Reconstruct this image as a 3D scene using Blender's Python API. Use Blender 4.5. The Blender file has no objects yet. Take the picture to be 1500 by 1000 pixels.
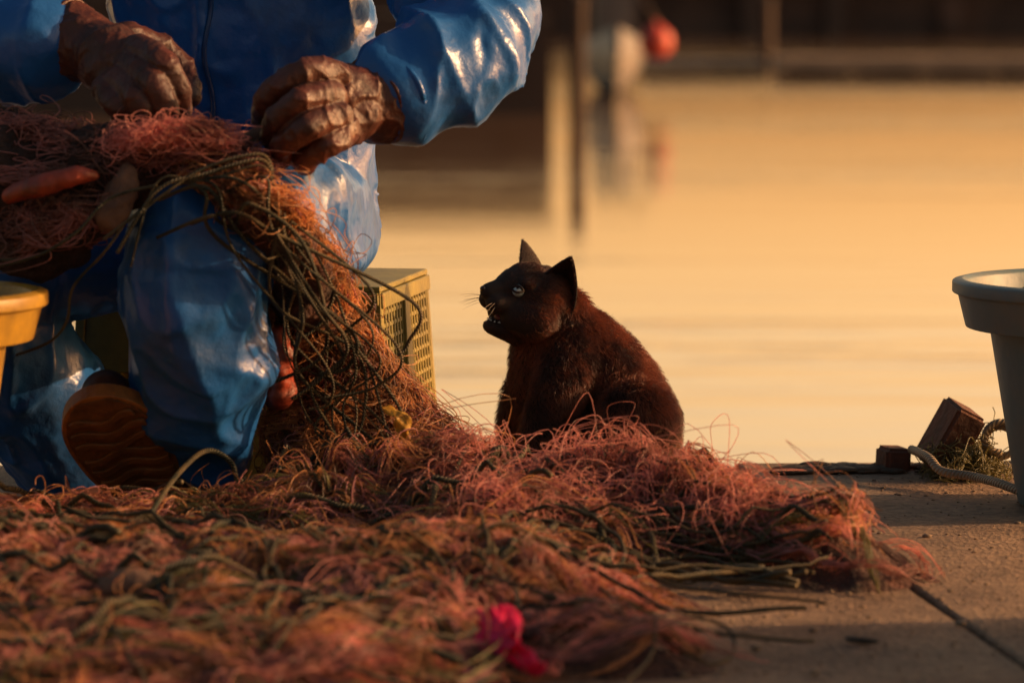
import bpy, bmesh, math, random
import numpy as np
from mathutils import Vector, Matrix
from mathutils.bvhtree import BVHTree
random.seed(7); rng=np.random.default_rng(7)
S=bpy.context.scene
CAMH=0.8
# ---- pixel column and row at depth y from the camera -> metres
def G(u,v,y): return (( u-750)/5000*y, y, CAMH-v/5000*y)
def GR(u,v,y,r): return G(u,v,y)+(r*y/5000,)
# ---------------------------------------------------------------- noise
def _h(i):
    n=np.sin(i@np.array([127.1,311.7,74.7]))*43758.5453
    return n-np.floor(n)
def vn(p):
    p=np.asarray(p,float); i=np.floor(p); f=p-i; f=f*f*(3-2*f); r=0
    for a in (0,1):
        for b in (0,1):
            for c in (0,1):
                w=(f[:,0] if a else 1-f[:,0])*(f[:,1] if b else 1-f[:,1])*(f[:,2] if c else 1-f[:,2])
                r=r+w*_h(i+np.array([a,b,c]))
    return r
def fbm(p,o=4):
    r=0;a=.5;p=np.asarray(p,float)
    for k in range(o): r=r+a*vn(p+17.3*k); p=p*2.03; a*=.5
    return r
# ---------------------------------------------------------------- materials
def newmat(n):
    m=bpy.data.materials.new(n); m.use_nodes=True; nt=m.node_tree
    return m,nt,nt.nodes['Principled BSDF']
def pmat(n,c1,c2=None,scale=6,rough=.6,r2=None,bump=0,bscale=60,spec=.5,coat=0,lo=.35,hi=.65,metal=0,sheen=0,stretch=(1,1,1),transl=0,bdist=.01,crease=0):
    m,nt,b=newmat(n); N=nt.nodes; L=nt.links
    tc=N.new('ShaderNodeTexCoord'); mp=N.new('ShaderNodeMapping'); mp.inputs['Scale'].default_value=stretch
    L.new(tc.outputs['Object'],mp.inputs[0])
    b.inputs['Base Color'].default_value=(*c1,1); b.inputs['Roughness'].default_value=rough
    b.inputs['Specular IOR Level'].default_value=spec; b.inputs['Coat Weight'].default_value=coat
    b.inputs['Metallic'].default_value=metal
    if sheen: b.inputs['Sheen Weight'].default_value=sheen
    if c2 is not None:
        no=N.new('ShaderNodeTexNoise'); no.inputs['Scale'].default_value=scale; no.inputs['Detail'].default_value=8; no.inputs['Roughness'].default_value=.65
        L.new(mp.outputs[0],no.inputs[0])
        cr=N.new('ShaderNodeValToRGB'); cr.color_ramp.elements[0].position=lo; cr.color_ramp.elements[1].position=hi
        cr.color_ramp.elements[0].color=(*c1,1); cr.color_ramp.elements[1].color=(*c2,1)
        L.new(no.outputs[0],cr.inputs[0]); L.new(cr.outputs[0],b.inputs['Base Color'])
        if r2 is not None:
            mr=N.new('ShaderNodeMapRange'); mr.inputs[1].default_value=lo; mr.inputs[2].default_value=hi; mr.inputs[3].default_value=rough; mr.inputs[4].default_value=r2
            L.new(no.outputs[0],mr.inputs[0]); L.new(mr.outputs[0],b.inputs['Roughness'])
    if bump:
        n2=N.new('ShaderNodeTexNoise'); n2.inputs['Scale'].default_value=bscale; n2.inputs['Detail'].default_value=6
        L.new(mp.outputs[0],n2.inputs[0]); bm=N.new('ShaderNodeBump'); bm.inputs['Strength'].default_value=bump; bm.inputs['Distance'].default_value=bdist
        L.new(n2.outputs[0],bm.inputs['Height']); L.new(bm.outputs[0],b.inputs['Normal'])
        if crease:
            n3=N.new('ShaderNodeTexNoise'); n3.noise_type='RIDGED_MULTIFRACTAL'; n3.inputs['Scale'].default_value=crease; n3.inputs['Detail'].default_value=4; n3.inputs['Distortion'].default_value=1.0
            L.new(mp.outputs[0],n3.inputs[0]); b3=N.new('ShaderNodeBump'); b3.inputs['Strength'].default_value=.7; b3.inputs['Distance'].default_value=.014
            L.new(n3.outputs[0],b3.inputs['Height']); L.new(bm.outputs[0],b3.inputs['Normal']); L.new(b3.outputs[0],b.inputs['Normal'])
    if transl:
        t=N.new('ShaderNodeBsdfTranslucent'); mx=N.new('ShaderNodeMixShader'); mx.inputs[0].default_value=transl
        src=b.inputs['Base Color'].links
        if src: L.new(src[0].from_socket,t.inputs[0])
        else: t.inputs[0].default_value=(*c1,1)
        out=N['Material Output']; L.new(b.outputs[0],mx.inputs[1]); L.new(t.outputs[0],mx.inputs[2]); L.new(mx.outputs[0],out.inputs[0])
    return m
M_suit=pmat('oilskin_blue',(.016,.105,.36),(.022,.06,.15),scale=6,rough=.30,r2=.52,bump=.3,bscale=30,coat=0,spec=.42,bdist=.012,lo=.50,hi=.74,crease=9)
M_glove=pmat('rubber_glove',(.10,.026,.014),(.04,.013,.010),scale=22,rough=.42,r2=.6,bump=.4,bscale=160,bdist=.004)
M_skin=pmat('skin',(.5,.26,.18),(.42,.2,.13),scale=12,rough=.5,bump=.1,bscale=90)
M_cap=pmat('wool_cap',(.03,.04,.07),(.02,.025,.05),scale=40,rough=.9,bump=.5,bscale=200)
M_crate=pmat('crate_plastic',(.27,.21,.04),(.14,.11,.03),scale=9,rough=.5,bump=.15,bscale=80)
M_teal=pmat('bucket_teal',(.10,.16,.18),(.16,.17,.15),scale=9,rough=.5,bump=.12,bscale=40,lo=.42,hi=.7)
M_yel=pmat('bucket_yellow',(.50,.29,.03),(.26,.15,.03),scale=14,rough=.45,bump=.12,bscale=50)
M_sole=pmat('boot_sole',(.42,.17,.04),(.22,.085,.02),scale=25,rough=.45,bump=.3,bscale=90)
M_lug=pmat('boot_lug',(.20,.08,.022),(.09,.04,.014),scale=25,rough=.6,bump=.3,bscale=90)
M_boot=pmat('boot_leather',(.1,.035,.015),(.05,.02,.01),scale=20,rough=.45,bump=.2,bscale=90)
M_netbase=pmat('net_matted',(.12,.042,.03),(.018,.010,.008),scale=16,rough=.8,bump=1,bscale=70,bdist=.02)
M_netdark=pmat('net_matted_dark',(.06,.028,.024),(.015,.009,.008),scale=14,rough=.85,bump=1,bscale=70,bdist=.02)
M_pink=pmat('nylon_pink',(.84,.33,.27),(.22,.075,.055),scale=9,rough=.3,transl=.4,lo=.44,hi=.58)
M_gold=pmat('nylon_amber',(.70,.32,.13),(.12,.055,.026),scale=11,rough=.3,transl=.36,lo=.43,hi=.57)
M_green=pmat('nylon_green',(.26,.21,.07),(.06,.06,.028),scale=9,rough=.4,transl=.2)
M_brownnet=pmat('nylon_brown',(.10,.048,.036),(.36,.13,.12),scale=8,rough=.5,lo=.42,hi=.58)
M_float=pmat('foam_float',(.20,.11,.07),(.10,.055,.04),scale=25,rough=.8,bump=.5,bscale=60)
M_orange=pmat('plastic_orange',(.36,.05,.02),(.12,.03,.02),scale=25,rough=.45,bump=.3,bscale=50)
M_ribbon=pmat('plastic_magenta',(.95,.04,.18),(.8,.025,.11),scale=20,rough=.4,transl=.3)
M_yscrap=pmat('yellow_scrap',(.65,.36,.04),(.4,.2,.03),scale=20,rough=.5,transl=.2)
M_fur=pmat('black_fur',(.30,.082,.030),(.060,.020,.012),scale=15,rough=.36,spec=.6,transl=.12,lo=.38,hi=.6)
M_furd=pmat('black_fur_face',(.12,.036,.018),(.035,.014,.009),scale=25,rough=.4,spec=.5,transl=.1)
M_catskin=pmat('cat_skin',(.016,.008,.006),(.024,.011,.008),scale=40,rough=.8)
M_nose=pmat('cat_nose',(.03,.015,.014),rough=.3)
M_eye=pmat('cat_eye',(.50,.60,.63),(.36,.44,.46),scale=90,rough=.08,coat=1)
M_pupil=pmat('cat_pupil',(.005,.005,.005),rough=.05)
M_mouth=pmat('cat_mouth',(.16,.03,.03),rough=.4)
M_tooth=pmat('cat_tooth',(.75,.7,.6),rough=.3)
M_whisk=pmat('whisker',(.35,.28,.22),rough=.4)
M_brick=pmat('brick',(.16,.06,.035),(.08,.035,.025),scale=30,rough=.85,bump=.6,bscale=60)
M_weed=pmat('seaweed',(.04,.028,.02),(.09,.055,.03),scale=30,rough=.7,bump=.8,bscale=60)
M_wall=pmat('harbour_stone',(.13,.075,.055),(.055,.035,.03),scale=.3,rough=.9,bump=.5,bscale=3)  # stone colour lightened and reddened to carry the distance haze
M_pont=pmat('pontoon_concrete',(.44,.30,.20),(.24,.17,.12),scale=1.2,rough=.8)
M_dark=pmat('tarred_timber',(.055,.034,.027),(.08,.05,.038),scale=1.5,rough=.8)  # lightened too, haze over far boats and posts is in the colour
M_hull=pmat('boat_hull',(.20,.165,.15),(.12,.10,.09),scale=2,rough=.5)
M_red=pmat('buoy_red',(.60,.06,.03),(.45,.05,.03),scale=3,rough=.5)
M_pebble=pmat('pebble',(.16,.11,.08),(.3,.22,.15),scale=30,rough=.9)
M_seam=pmat('seam_blue',(.012,.05,.16),rough=.35)
def quay_mat():
    m,nt,b=newmat('quay_concrete'); N=nt.nodes; L=nt.links
    tc=N.new('ShaderNodeTexCoord')
    a=N.new('ShaderNodeTexNoise'); a.inputs['Scale'].default_value=3; a.inputs['Detail'].default_value=10; a.inputs['Roughness'].default_value=.7
    v=N.new('ShaderNodeTexVoronoi'); v.inputs['Scale'].default_value=130
    f=N.new('ShaderNodeTexNoise'); f.inputs['Scale'].default_value=55; f.inputs['Detail'].default_value=8; f.inputs['Roughness'].default_value=.7
    for n in (a,v,f): L.new(tc.outputs['Object'],n.inputs['Vector'])
    cr=N.new('ShaderNodeValToRGB'); e=cr.color_ramp.elements; e[0].position=.35; e[0].color=(.13,.08,.055,1); e[1].position=.65; e[1].color=(.36,.245,.16,1)
    L.new(a.outputs[0],cr.inputs[0])
    mx=N.new('ShaderNodeMix'); mx.data_type='RGBA'; mx.blend_type='MULTIPLY'; mx.inputs[0].default_value=.7
    cr2=N.new('ShaderNodeValToRGB'); cr2.color_ramp.elements[0].position=.3; cr2.color_ramp.elements[0].color=(.25,.22,.2,1); cr2.color_ramp.elements[1].position=.62; cr2.color_ramp.elements[1].color=(1.3,1.25,1.2,1)
    L.new(f.outputs[0],cr2.inputs[0]); L.new(cr.outputs[0],mx.inputs[6]); L.new(cr2.outputs[0],mx.inputs[7]); L.new(mx.outputs[2],b.inputs['Base Color'])
    b.inputs['Roughness'].default_value=.75
    ad=N.new('ShaderNodeMath'); ad.operation='ADD'; mu=N.new('ShaderNodeMath'); mu.operation='MULTIPLY'; mu.inputs[1].default_value=.5
    L.new(v.outputs['Distance'],mu.inputs[0]); L.new(mu.outputs[0],ad.inputs[0]); L.new(f.outputs[0],ad.inputs[1])
    bm=N.new('ShaderNodeBump'); bm.inputs['Strength'].default_value=.9; bm.inputs['Distance'].default_value=.008
    L.new(ad.outputs[0],bm.inputs['Height']); L.new(bm.outputs[0],b.inputs['Normal'])
    return m
M_quay=quay_mat()
def water_mat():
    m,nt,b=newmat('harbour_water'); N=nt.nodes; L=nt.links
    tc=N.new('ShaderNodeTexCoord'); mp=N.new('ShaderNodeMapping'); mp.inputs['Scale'].default_value=(.3,1.5,1)
    L.new(tc.outputs['Object'],mp.inputs[0])
    a=N.new('ShaderNodeTexNoise'); a.inputs['Scale'].default_value=1.3; a.inputs['Detail'].default_value=4; a.inputs['Distortion'].default_value=.6
    L.new(mp.outputs[0],a.inputs['Vector'])
    mp2=N.new('ShaderNodeMapping'); mp2.inputs['Scale'].default_value=(.03,.22,1); L.new(tc.outputs['Object'],mp2.inputs[0])
    c=N.new('ShaderNodeTexNoise'); c.inputs['Scale'].default_value=1; c.inputs['Detail'].default_value=3; L.new(mp2.outputs[0],c.inputs['Vector'])
    mr=N.new('ShaderNodeMapRange'); mr.inputs[1].default_value=.42; mr.inputs[2].default_value=.62; mr.inputs[3].default_value=.10; mr.inputs[4].default_value=.6; L.new(c.outputs[0],mr.inputs[0])
    bm=N.new('ShaderNodeBump'); bm.inputs['Distance'].default_value=.03; L.new(mr.outputs[0],bm.inputs['Strength'])
    L.new(a.outputs[0],bm.inputs['Height']); L.new(bm.outputs[0],b.inputs['Normal'])
    b.inputs['Base Color'].default_value=(.16,.09,.05,1); b.inputs['Roughness'].default_value=.05
    b.inputs['IOR'].default_value=2.3
    return m
M_water=water_mat()
def rope_mat(n,c1,c2,freq):
    m,nt,b=newmat(n); N=nt.nodes; L=nt.links
    uv=N.new('ShaderNodeUVMap'); sp=N.new('ShaderNodeSeparateXYZ'); L.new(uv.outputs[0],sp.inputs[0])
    mu=N.new('ShaderNodeMath'); mu.operation='MULTIPLY'; mu.inputs[1].default_value=freq; L.new(sp.outputs[0],mu.inputs[0])
    ad=N.new('ShaderNodeMath'); ad.operation='ADD'; L.new(mu.outputs[0],ad.inputs[0]); L.new(sp.outputs[1],ad.inputs[1])
    m2=N.new('ShaderNodeMath'); m2.operation='MULTIPLY'; m2.inputs[1].default_value=6.2832*3; L.new(ad.outputs[0],m2.inputs[0])
    si=N.new('ShaderNodeMath'); si.operation='SINE'; L.new(m2.outputs[0],si.inputs[0])
    bm=N.new('ShaderNodeBump'); bm.inputs['Strength'].default_value=.9; bm.inputs['Distance'].default_value=.002; L.new(si.outputs[0],bm.inputs['Height']); L.new(bm.outputs[0],b.inputs['Normal'])
    tc=N.new('ShaderNodeTexCoord'); no=N.new('ShaderNodeTexNoise'); no.inputs['Scale'].default_value=18; L.new(tc.outputs['Object'],no.inputs['Vector'])
    cr=N.new('ShaderNodeValToRGB'); cr.color_ramp.elements[0].position=.4; cr.color_ramp.elements[0].color=(*c1,1); cr.color_ramp.elements[1].position=.62; cr.color_ramp.elements[1].color=(*c2,1)
    L.new(no.outputs[0],cr.inputs[0]); L.new(cr.outputs[0],b.inputs['Base Color']); b.inputs['Roughness'].default_value=.6
    return m
M_rope=rope_mat('rope_olive',(.030,.034,.018),(.11,.08,.035),60)
M_rope2=rope_mat('rope_pale',(.26,.2,.14),(.36,.27,.18),40)
# ---------------------------------------------------------------- mesh helpers
def link(o,parent=None,mat=None,smooth=True):
    S.collection.objects.link(o)
    if parent: o.parent=parent
    if mat: o.data.materials.append(mat)
    if smooth and o.type=='MESH': o.data.polygons.foreach_set('use_smooth',[True]*len(o.data.polygons))
    return o
def empty(n):
    o=bpy.data.objects.new(n,None); o.empty_display_size=.1; S.collection.objects.link(o); return o
def mesh(n,v,f,mat=None,parent=None,smooth=True):
    me=bpy.data.meshes.new(n); me.from_pydata([tuple(map(float,a)) for a in v],[],f); me.update()
    return link(bpy.data.objects.new(n,me),parent,mat,smooth)
def ico(sub):
    bm=bmesh.new(); bmesh.ops.create_icosphere(bm,subdivisions=sub,radius=1)
    v=np.array([tuple(x.co) for x in bm.verts]); f=[[q.index for q in x.verts] for x in bm.faces]; bm.free(); return v,np.array(f)
ICO=ico(3)
def dense(ch,step=.22):
    ch=[tuple(c)+((1,1,1),) if len(c)==4 else tuple(c[:4])+(c[4],) for c in ch]
    P=[np.array([*c[:4],*c[4]],float) for c in ch]; out=[]
    if len(P)==1: return P
    for i in range(len(P)-1):
        p0=P[max(i-1,0)];p1=P[i];p2=P[i+1];p3=P[min(i+2,len(P)-1)]
        d=np.linalg.norm((p2-p1)[:3]); n=max(2,int(d/(step*min(p1[3],p2[3]))))
        for k in range(n):
            t=k/n; q=.5*((2*p1)+(-p0+p2)*t+(2*p0-5*p1+4*p2-p3)*t*t+(-p0+3*p1-3*p2+p3)*t**3)
            l=p1*(1-t)+p2*t; q[3:]=l[3:]; q[:3]=.6*q[:3]+.4*l[:3]; out.append(q)
    out.append(P[-1]); return out
def blob(n,chains,voxel,smooth=4,mat=None,parent=None,disp=None,xf=None):
    V=[];F=[];o=0
    for ch in chains:
        for q in dense(ch):
            V.append(ICO[0]*q[3]*q[4:7]+q[:3]); F.append(ICO[1]+o); o+=len(ICO[0])
    V=np.vstack(V);F=np.vstack(F)
    me=bpy.data.meshes.new(n+'_t'); me.from_pydata(V.tolist(),[],F.tolist()); me.update()
    ob=bpy.data.objects.new(n+'_t',me); S.collection.objects.link(ob)
    r=ob.modifiers.new('r','REMESH'); r.mode='VOXEL'; r.voxel_size=voxel
    s=ob.modifiers.new('s','SMOOTH'); s.factor=.5; s.iterations=smooth
    dg=bpy.context.evaluated_depsgraph_get(); dg.update()
    m2=bpy.data.meshes.new_from_object(ob.evaluated_get(dg)); m2.name=n
    bpy.data.objects.remove(ob)
    k=len(m2.vertices); co=np.empty(k*3); m2.vertices.foreach_get('co',co); co=co.reshape(-1,3)
    if disp is not None:
        no=np.empty(k*3); m2.vertices.foreach_get('normal',no); no=no.reshape(-1,3)
        co=co+disp(co,no)
    if xf is not None:
        co=co@np.array(xf.to_3x3()).T+np.array(xf.translation)
    m2.vertices.foreach_set('co',co.ravel()); m2.update()
    m2.materials.clear()
    return link(bpy.data.objects.new(n,m2),parent,mat)
def frames(P):
    P=np.asarray(P,float); T=np.gradient(P,axis=0); T/=np.linalg.norm(T,axis=1)[:,None]+1e-9
    u=np.cross(T[0],[0,0,1]); 
    if np.linalg.norm(u)<.1: u=np.cross(T[0],[0,1,0])
    U=[];
    for t in T:
        u=u-t*np.dot(u,t); u/=np.linalg.norm(u)+1e-9; U.append(u.copy())
    U=np.array(U); return T,U,np.cross(T,U)
def tubes(n,paths,r,mat,parent=None,sides=8):
    V=[];F=[];UV=[];o=0
    for i,P in enumerate(paths):
        P=np.asarray(P,float); rr=r[i] if hasattr(r,'__len__') else r
        rr=np.broadcast_to(rr,(len(P),))
        T,U,W=frames(P); L=np.concatenate([[0],np.cumsum(np.linalg.norm(np.diff(P,axis=0),axis=1))])
        for k in range(len(P)):
            for s in range(sides):
                a=2*math.pi*s/sides; V.append(P[k]+rr[k]*(math.cos(a)*U[k]+math.sin(a)*W[k]))
        for k in range(len(P)-1):
            for s in range(sides):
                s2=(s+1)%sides; F.append([o+k*sides+s,o+k*sides+s2,o+(k+1)*sides+s2,o+(k+1)*sides+s])
                UV+= [(L[k],s/sides),(L[k],(s+1)/sides),(L[k+1],(s+1)/sides),(L[k+1],s/sides)]
        F.append([o+s for s in range(sides)][::-1]); UV+=[(0,0)]*sides
        e=o+(len(P)-1)*sides; F.append([e+s for s in range(sides)]); UV+=[(0,0)]*sides
        o+=len(P)*sides
    ob=mesh(n,V,F,mat,parent); l=ob.data.uv_layers.new(name='UVMap'); l.data.foreach_set('uv',np.array(UV,float).ravel()); return ob
def spline(pts,n=40):
    P=[np.array(p[:3],float) for p in pts]; out=[]
    m=max(2,n//(len(P)-1))
    for i in range(len(P)-1):
        p0=P[max(i-1,0)];p1=P[i];p2=P[i+1];p3=P[min(i+2,len(P)-1)]
        for k in range(m):
            t=k/m; out.append(.5*((2*p1)+(-p0+p2)*t+(2*p0-5*p1+4*p2-p3)*t*t+(-p0+3*p1-3*p2+p3)*t**3))
    out.append(P[-1]); return np.array(out)
def hair(n,pos,rad,mat,parent=None):
    pos=np.asarray(pos,float); k,m,_=pos.shape
    cu=bpy.data.hair_curves.new(n); cu.add_curves([m]*k)
    cu.attributes['position'].data.foreach_set('vector',pos.ravel().astype(np.float32))
    a=cu.attributes.get('radius') or cu.attributes.new('radius','FLOAT','POINT')
    a.data.foreach_set('value',np.broadcast_to(rad,(k,m)).astype(np.float32).ravel())
    cu.materials.append(mat); o=bpy.data.objects.new(n,cu); S.collection.objects.link(o)
    if parent: o.parent=parent
    return o
def box(n,c,s,mat,parent=None,rot=(0,0,0),bev=.004,seg=2):
    bm=bmesh.new(); bmesh.ops.create_cube(bm,size=1)
    for v in bm.verts: v.co=Vector((v.co.x*s[0],v.co.y*s[1],v.co.z*s[2]))
    if bev: bmesh.ops.bevel(bm,geom=bm.edges[:],offset=bev,segments=seg,affect='EDGES')
    from mathutils import Euler
    bm.transform(Matrix.Translation(c)@Euler(rot).to_matrix().to_4x4())
    me=bpy.data.meshes.new(n); bm.to_mesh(me); bm.free(); return link(bpy.data.objects.new(n,me),parent,mat,False)
def lathe(n,prof,c,mat,parent=None,seg=64):
    V=[];F=[]
    for r,z in prof:
        for s in range(seg):
            a=2*math.pi*s/seg; V.append((c[0]+r*math.cos(a),c[1]+r*math.sin(a),c[2]+z))
    for k in range(len(prof)-1):
        for s in range(seg):
            s2=(s+1)%seg; F.append([k*seg+s,k*seg+s2,(k+1)*seg+s2,(k+1)*seg+s])
    o=mesh(n,V,F,mat,parent); md=o.modifiers.new('b','BEVEL'); md.width=.002; md.segments=2; md.limit_method='ANGLE'; return o
# ---------------------------------------------------------------- setting
EDGE=5.86
def slab(n,poly,zt,zb,mat,parent):
    k=len(poly); V=[(x,y,zt) for x,y in poly]+[(x,y,zb) for x,y in poly]
    F=[list(range(k))]+[[i,i+k,(i+1)%k+k,(i+1)%k] for i in range(k)]+[list(range(2*k-1,k-1,-1))]
    o=mesh(n,V,F,mat,parent,False); b=o.modifiers.new('b','BEVEL'); b.width=.006; b.segments=2; return o
quay=empty('quay')
def jx(y): return .504+(4.94-y)*.132
slab('slab_left',[(-60,-40),(jx(-40)-.003,-40),(jx(EDGE)-.003,EDGE),(-60,EDGE-.2)],0,-2.5,M_quay,quay)
slab('slab_right',[(jx(-40)+.003,-40),(60,-40),(60,EDGE+2),(jx(EDGE)+.003,EDGE)],0.003,-2.5,M_quay,quay)
slab('joint_filler',[(jx(-40)-.0025,-40),(jx(-40)+.0025,-40),(jx(EDGE)+.0025,EDGE-.02),(jx(EDGE)-.0025,EDGE-.02)],-.010,-.1,M_dark,quay)
mesh('water',[(-900,-900,-.8),(900,-900,-.8),(900,1500,-.8),(-900,1500,-.8)],[[0,1,2,3]],M_water,None,False)
hw=empty('harbour_wall')
box('wall',(10,154,.3),(260,6,2.6),M_wall,hw,bev=.05)
for i in range(34): box('buttress_%d'%i,(-70+i*5+random.uniform(-1,1),150.6,.1),(random.uniform(.5,1.6),.7,random.uniform(1.6,2.6)),M_dark if i%3 else M_wall,hw,bev=.03)
box('coping',(10,150.5,1.7),(260,1,.2),M_dark,hw,bev=.02)
pt=empty('pontoon')
box('deck',(12.3,72,-.55),(13.6,2,.34),M_pont,pt,bev=.03)
box('deck_far',(4.1,73.5,-.6),(2.6,1.5,.24),M_hull,pt,bev=.03)
for i in range(9): box('float_%d'%i,(6.4+i*1.5,72,-.83),(1.2,1.6,.2),M_dark,pt,bev=.03)
def post(x,y,r,top):
    n='mooring_post'; lathe(n,[(0,-3),(r,-3),(r,top-.1),(r*1.15,top-.1),(r*1.15,top-.02),(r*.7,top),(0,top+.02)],(x,y,0),M_dark,None,16)
post(.9,47,.11,.85); post(8.3,112,.25,.9)
bg=empty('moored_barge')
box('hull',(-4.1,50,-.2),(9.3,3.2,1.6),M_dark,bg,bev=.08); box('rail',(-4.1,48.5,.72),(9.5,.15,.14),M_dark,bg,bev=.02); box('cabin',(-6,50.3,1.2),(3,2,1.2),M_dark,bg,bev=.05)
for i in range(6): box('fender_%d'%i,(-7+i*1.4,48.3,-.1),(.2,.2,.7),M_dark,bg,bev=.08)
fb=empty('fishing_boat')
V=[];F=[]
for i in range(13):
    t=i/12; w=.62*math.sin(math.pi*min(1,t*1.0+.22)*.82)**.6*(1-t**4*.9); zt=.0+.35*t*t
    yy=62-5*t
    for a,b in ((-1,zt),(-.8,-.4),(0,-1.1),(.8,-.4),(1,zt)): V.append((1.75+a*w,yy,b))
for i in range(12):
    for k in range(4): F.append([i*5+k,i*5+k+1,i*5+6+k,i*5+5+k])
    F.append([i*5+4,i*5,i*5+5,i*5+9])
mesh('hull',V,F,M_hull,fb); box('wheelhouse',(1.8,60.5,.5),(.7,1.4,1.1),M_hull,fb,bev=.05)
def buoy(c,r):
    p=empty('buoy'); lathe('ball',[(0,-r),(r*.5,-r*.87),(r*.87,-r*.5),(r,0),(r*.87,r*.5),(r*.5,r*.87),(r*.16,r*1.02),(r*.16,r*1.25),(0,r*1.25)],c,M_red,p,24)
    tubes('line',[[(c[0],c[1],c[2]+r*1.2),(c[0]-.3,c[1]+.3,c[2]+r*3)]],.03,M_dark,p)
buoy(G(960,62,54.5),.28)
# ---------------------------------------------------------------- net heap height
RID=[((-1.2,4.88),(-.32,4.9),.15,.072),((-.25,5.03),(-.06,5.0),.13,.115),((-.05,4.82),(.12,4.80),.12,.085),((.15,4.97),(.25,4.93),.10,.125),((.22,4.92),(.46,4.70),.08,.095),
     ((-1.2,4.35),(-.12,4.35),.22,.10),((-.1,4.15),(.16,4.06),.08,.055),((-.05,4.6),(.06,4.62),.11,.06),((-1.1,3.95),(-.25,3.95),.2,.06)]
def H(x,y):
    x=np.asarray(x,float);y=np.asarray(y,float);s=0
    for (ax,ay),(bx,by),sg,h in RID:
        dx,dy=bx-ax,by-ay; t=np.clip(((x-ax)*dx+(y-ay)*dy)/(dx*dx+dy*dy),0,1)
        d2=(x-ax-t*dx)**2+(y-ay-t*dy)**2; s=s+(h*np.exp(-d2/(2*sg*sg)))**3
    s=s**(1/3)
    p=np.stack([x.ravel()*6,y.ravel()*8,np.zeros(x.size)],1)
    n=fbm(p,3).reshape(x.shape); p2=p*2.3+5; n2=(1-np.abs(2*vn(p2)-1)).reshape(x.shape); n3=vn(p*6+9).reshape(x.shape)
    return np.maximum(0,s*(.36+.62*n/.9+.46*n2+.18*n3)-.026)
net=empty('fishing_net')
nx,ny=300,260; X,Y=np.meshgrid(np.linspace(-1.35,.65,nx),np.linspace(3.6,5.5,ny)); Z=H(X,Y)
zz=np.where(Z>0,Z*.88-.006,-.012); V=np.stack([X.ravel(),Y.ravel(),zz.ravel()],1); F=[]
for j in range(ny-1):
    for i in range(nx-1):
        if Z[j,i]>0 or Z[j+1,i+1]>0 or Z[j+1,i]>0 or Z[j,i+1]>0: a=j*nx+i; F.append([a,a+1,a+nx+1,a+nx])
mesh('heap',V,F,M_netbase,net)
def locks(g,nper,width,curl,wild,pinch=True,wmax=.03):
    k,n,_=g.shape; s=np.linspace(0,1,n)
    T=np.gradient(g,axis=1); T/=np.linalg.norm(T,axis=2,keepdims=True)+1e-9
    up=np.array([0,0,1.0]); A=np.cross(T,up); A/=np.linalg.norm(A,axis=2,keepdims=True)+1e-6; B=np.cross(A,T)
    out=[]; wb=width*(rng.random((k,1,1))*1.0+.4)
    for j in range(nper):
        w=wb
        a=rng.normal(0,1,(k,1,1))*w*.6; b=np.abs(rng.normal(0,1,(k,1,1)))*w*.35
        env=(.3+.7*np.sin(np.pi*s))[None,:,None] if pinch else 1
        f1=rng.uniform(1,7,(k,1,1)); ph=rng.uniform(0,6.28,(k,1,1)); f2=rng.uniform(1,7,(k,1,1)); ph2=rng.uniform(0,6.28,(k,1,1))
        cu=curl*rng.gamma(1.1,1,(k,1,1)); S3=s[None,:,None]
        wl=np.minimum(wild*rng.gamma(.4,1.1,(k,1,1)),wmax)
        q=g+A*(a*env+cu*np.sin(f1*S3*3+ph)+wl*.6*np.sin(3*S3+ph2))+B*(b*env+cu*np.sin(f2*S3*3+ph2)*.8+wl*np.sin(np.pi*S3))
        q=q+T*(cu*1.3*np.cos(f1*S3*3+ph)+rng.normal(0,1,(k,1,1))*.02)
        out.append(q)
    return np.concatenate(out)
def floor_guides(k,n=13,L=(.08,.28),bias=0.0,spread=.8,xr=(-1.2,.52),yr=(3.75,5.35),lift=.004,minH=.008,bend=1.6,inside=.9):
    xs=[];ys=[]
    while len(xs)<k:
        x=rng.uniform(*xr,4000); y=rng.uniform(*yr,4000); h=H(x,y); ok=h>minH; xs+=list(x[ok]); ys+=list(y[ok])
    x=np.array(xs[:k]); y=np.array(ys[:k])
    th=bias+2.2*(fbm(np.stack([x*3,y*3,x*0+9],1),2)-.38)+rng.normal(0,spread,k)*.6-np.where(x>.1,.45,0)+np.where(rng.random(k)<.5,0,math.pi); Ln=rng.uniform(*L,k); c=rng.normal(0,bend,k)
    g=np.zeros((k,n,3)); 
    for i in range(n):
        g[:,i,0]=x; g[:,i,1]=y; x=x+np.cos(th)*Ln/n; y=y+np.sin(th)*Ln/n; th=th+c/n
    hh=H(g[:,:,0],g[:,:,1]); g[:,:,2]=np.maximum(hh,0)+lift+rng.random((k,1))*.016; ok=(hh>0).mean(1)>inside; return g[ok]
hair('filaments_pink',locks(floor_guides(560,L=(.10,.30)),14,.010,.0026,.007),.0006,M_pink,net)
hair('filaments_amber',locks(floor_guides(480,L=(.15,.42)),11,.010,.0026,.008),.0007,M_gold,net)
hair('filaments_green',locks(floor_guides(200,L=(.15,.45)),8,.008,.002,.008),.0009,M_green,net)
hair('filaments_crest',locks(floor_guides(150,L=(.05,.13),spread=1.4,xr=(-.1,.42),yr=(4.72,5.08),minH=.05),8,.022,.010,.022),.0005,M_pink,net)
hair('filaments_brown',locks(floor_guides(500,xr=(-1.2,.5),yr=(3.75,5.1),L=(.12,.35)),8,.013,.002,.006),.0010,M_brownnet,net)
hair('filaments_loose',locks(floor_guides(180,L=(.05,.16),spread=1.6,minH=.03),5,.02,.010,.018),.0005,M_gold,net)
paths=[];rad=[]
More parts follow.
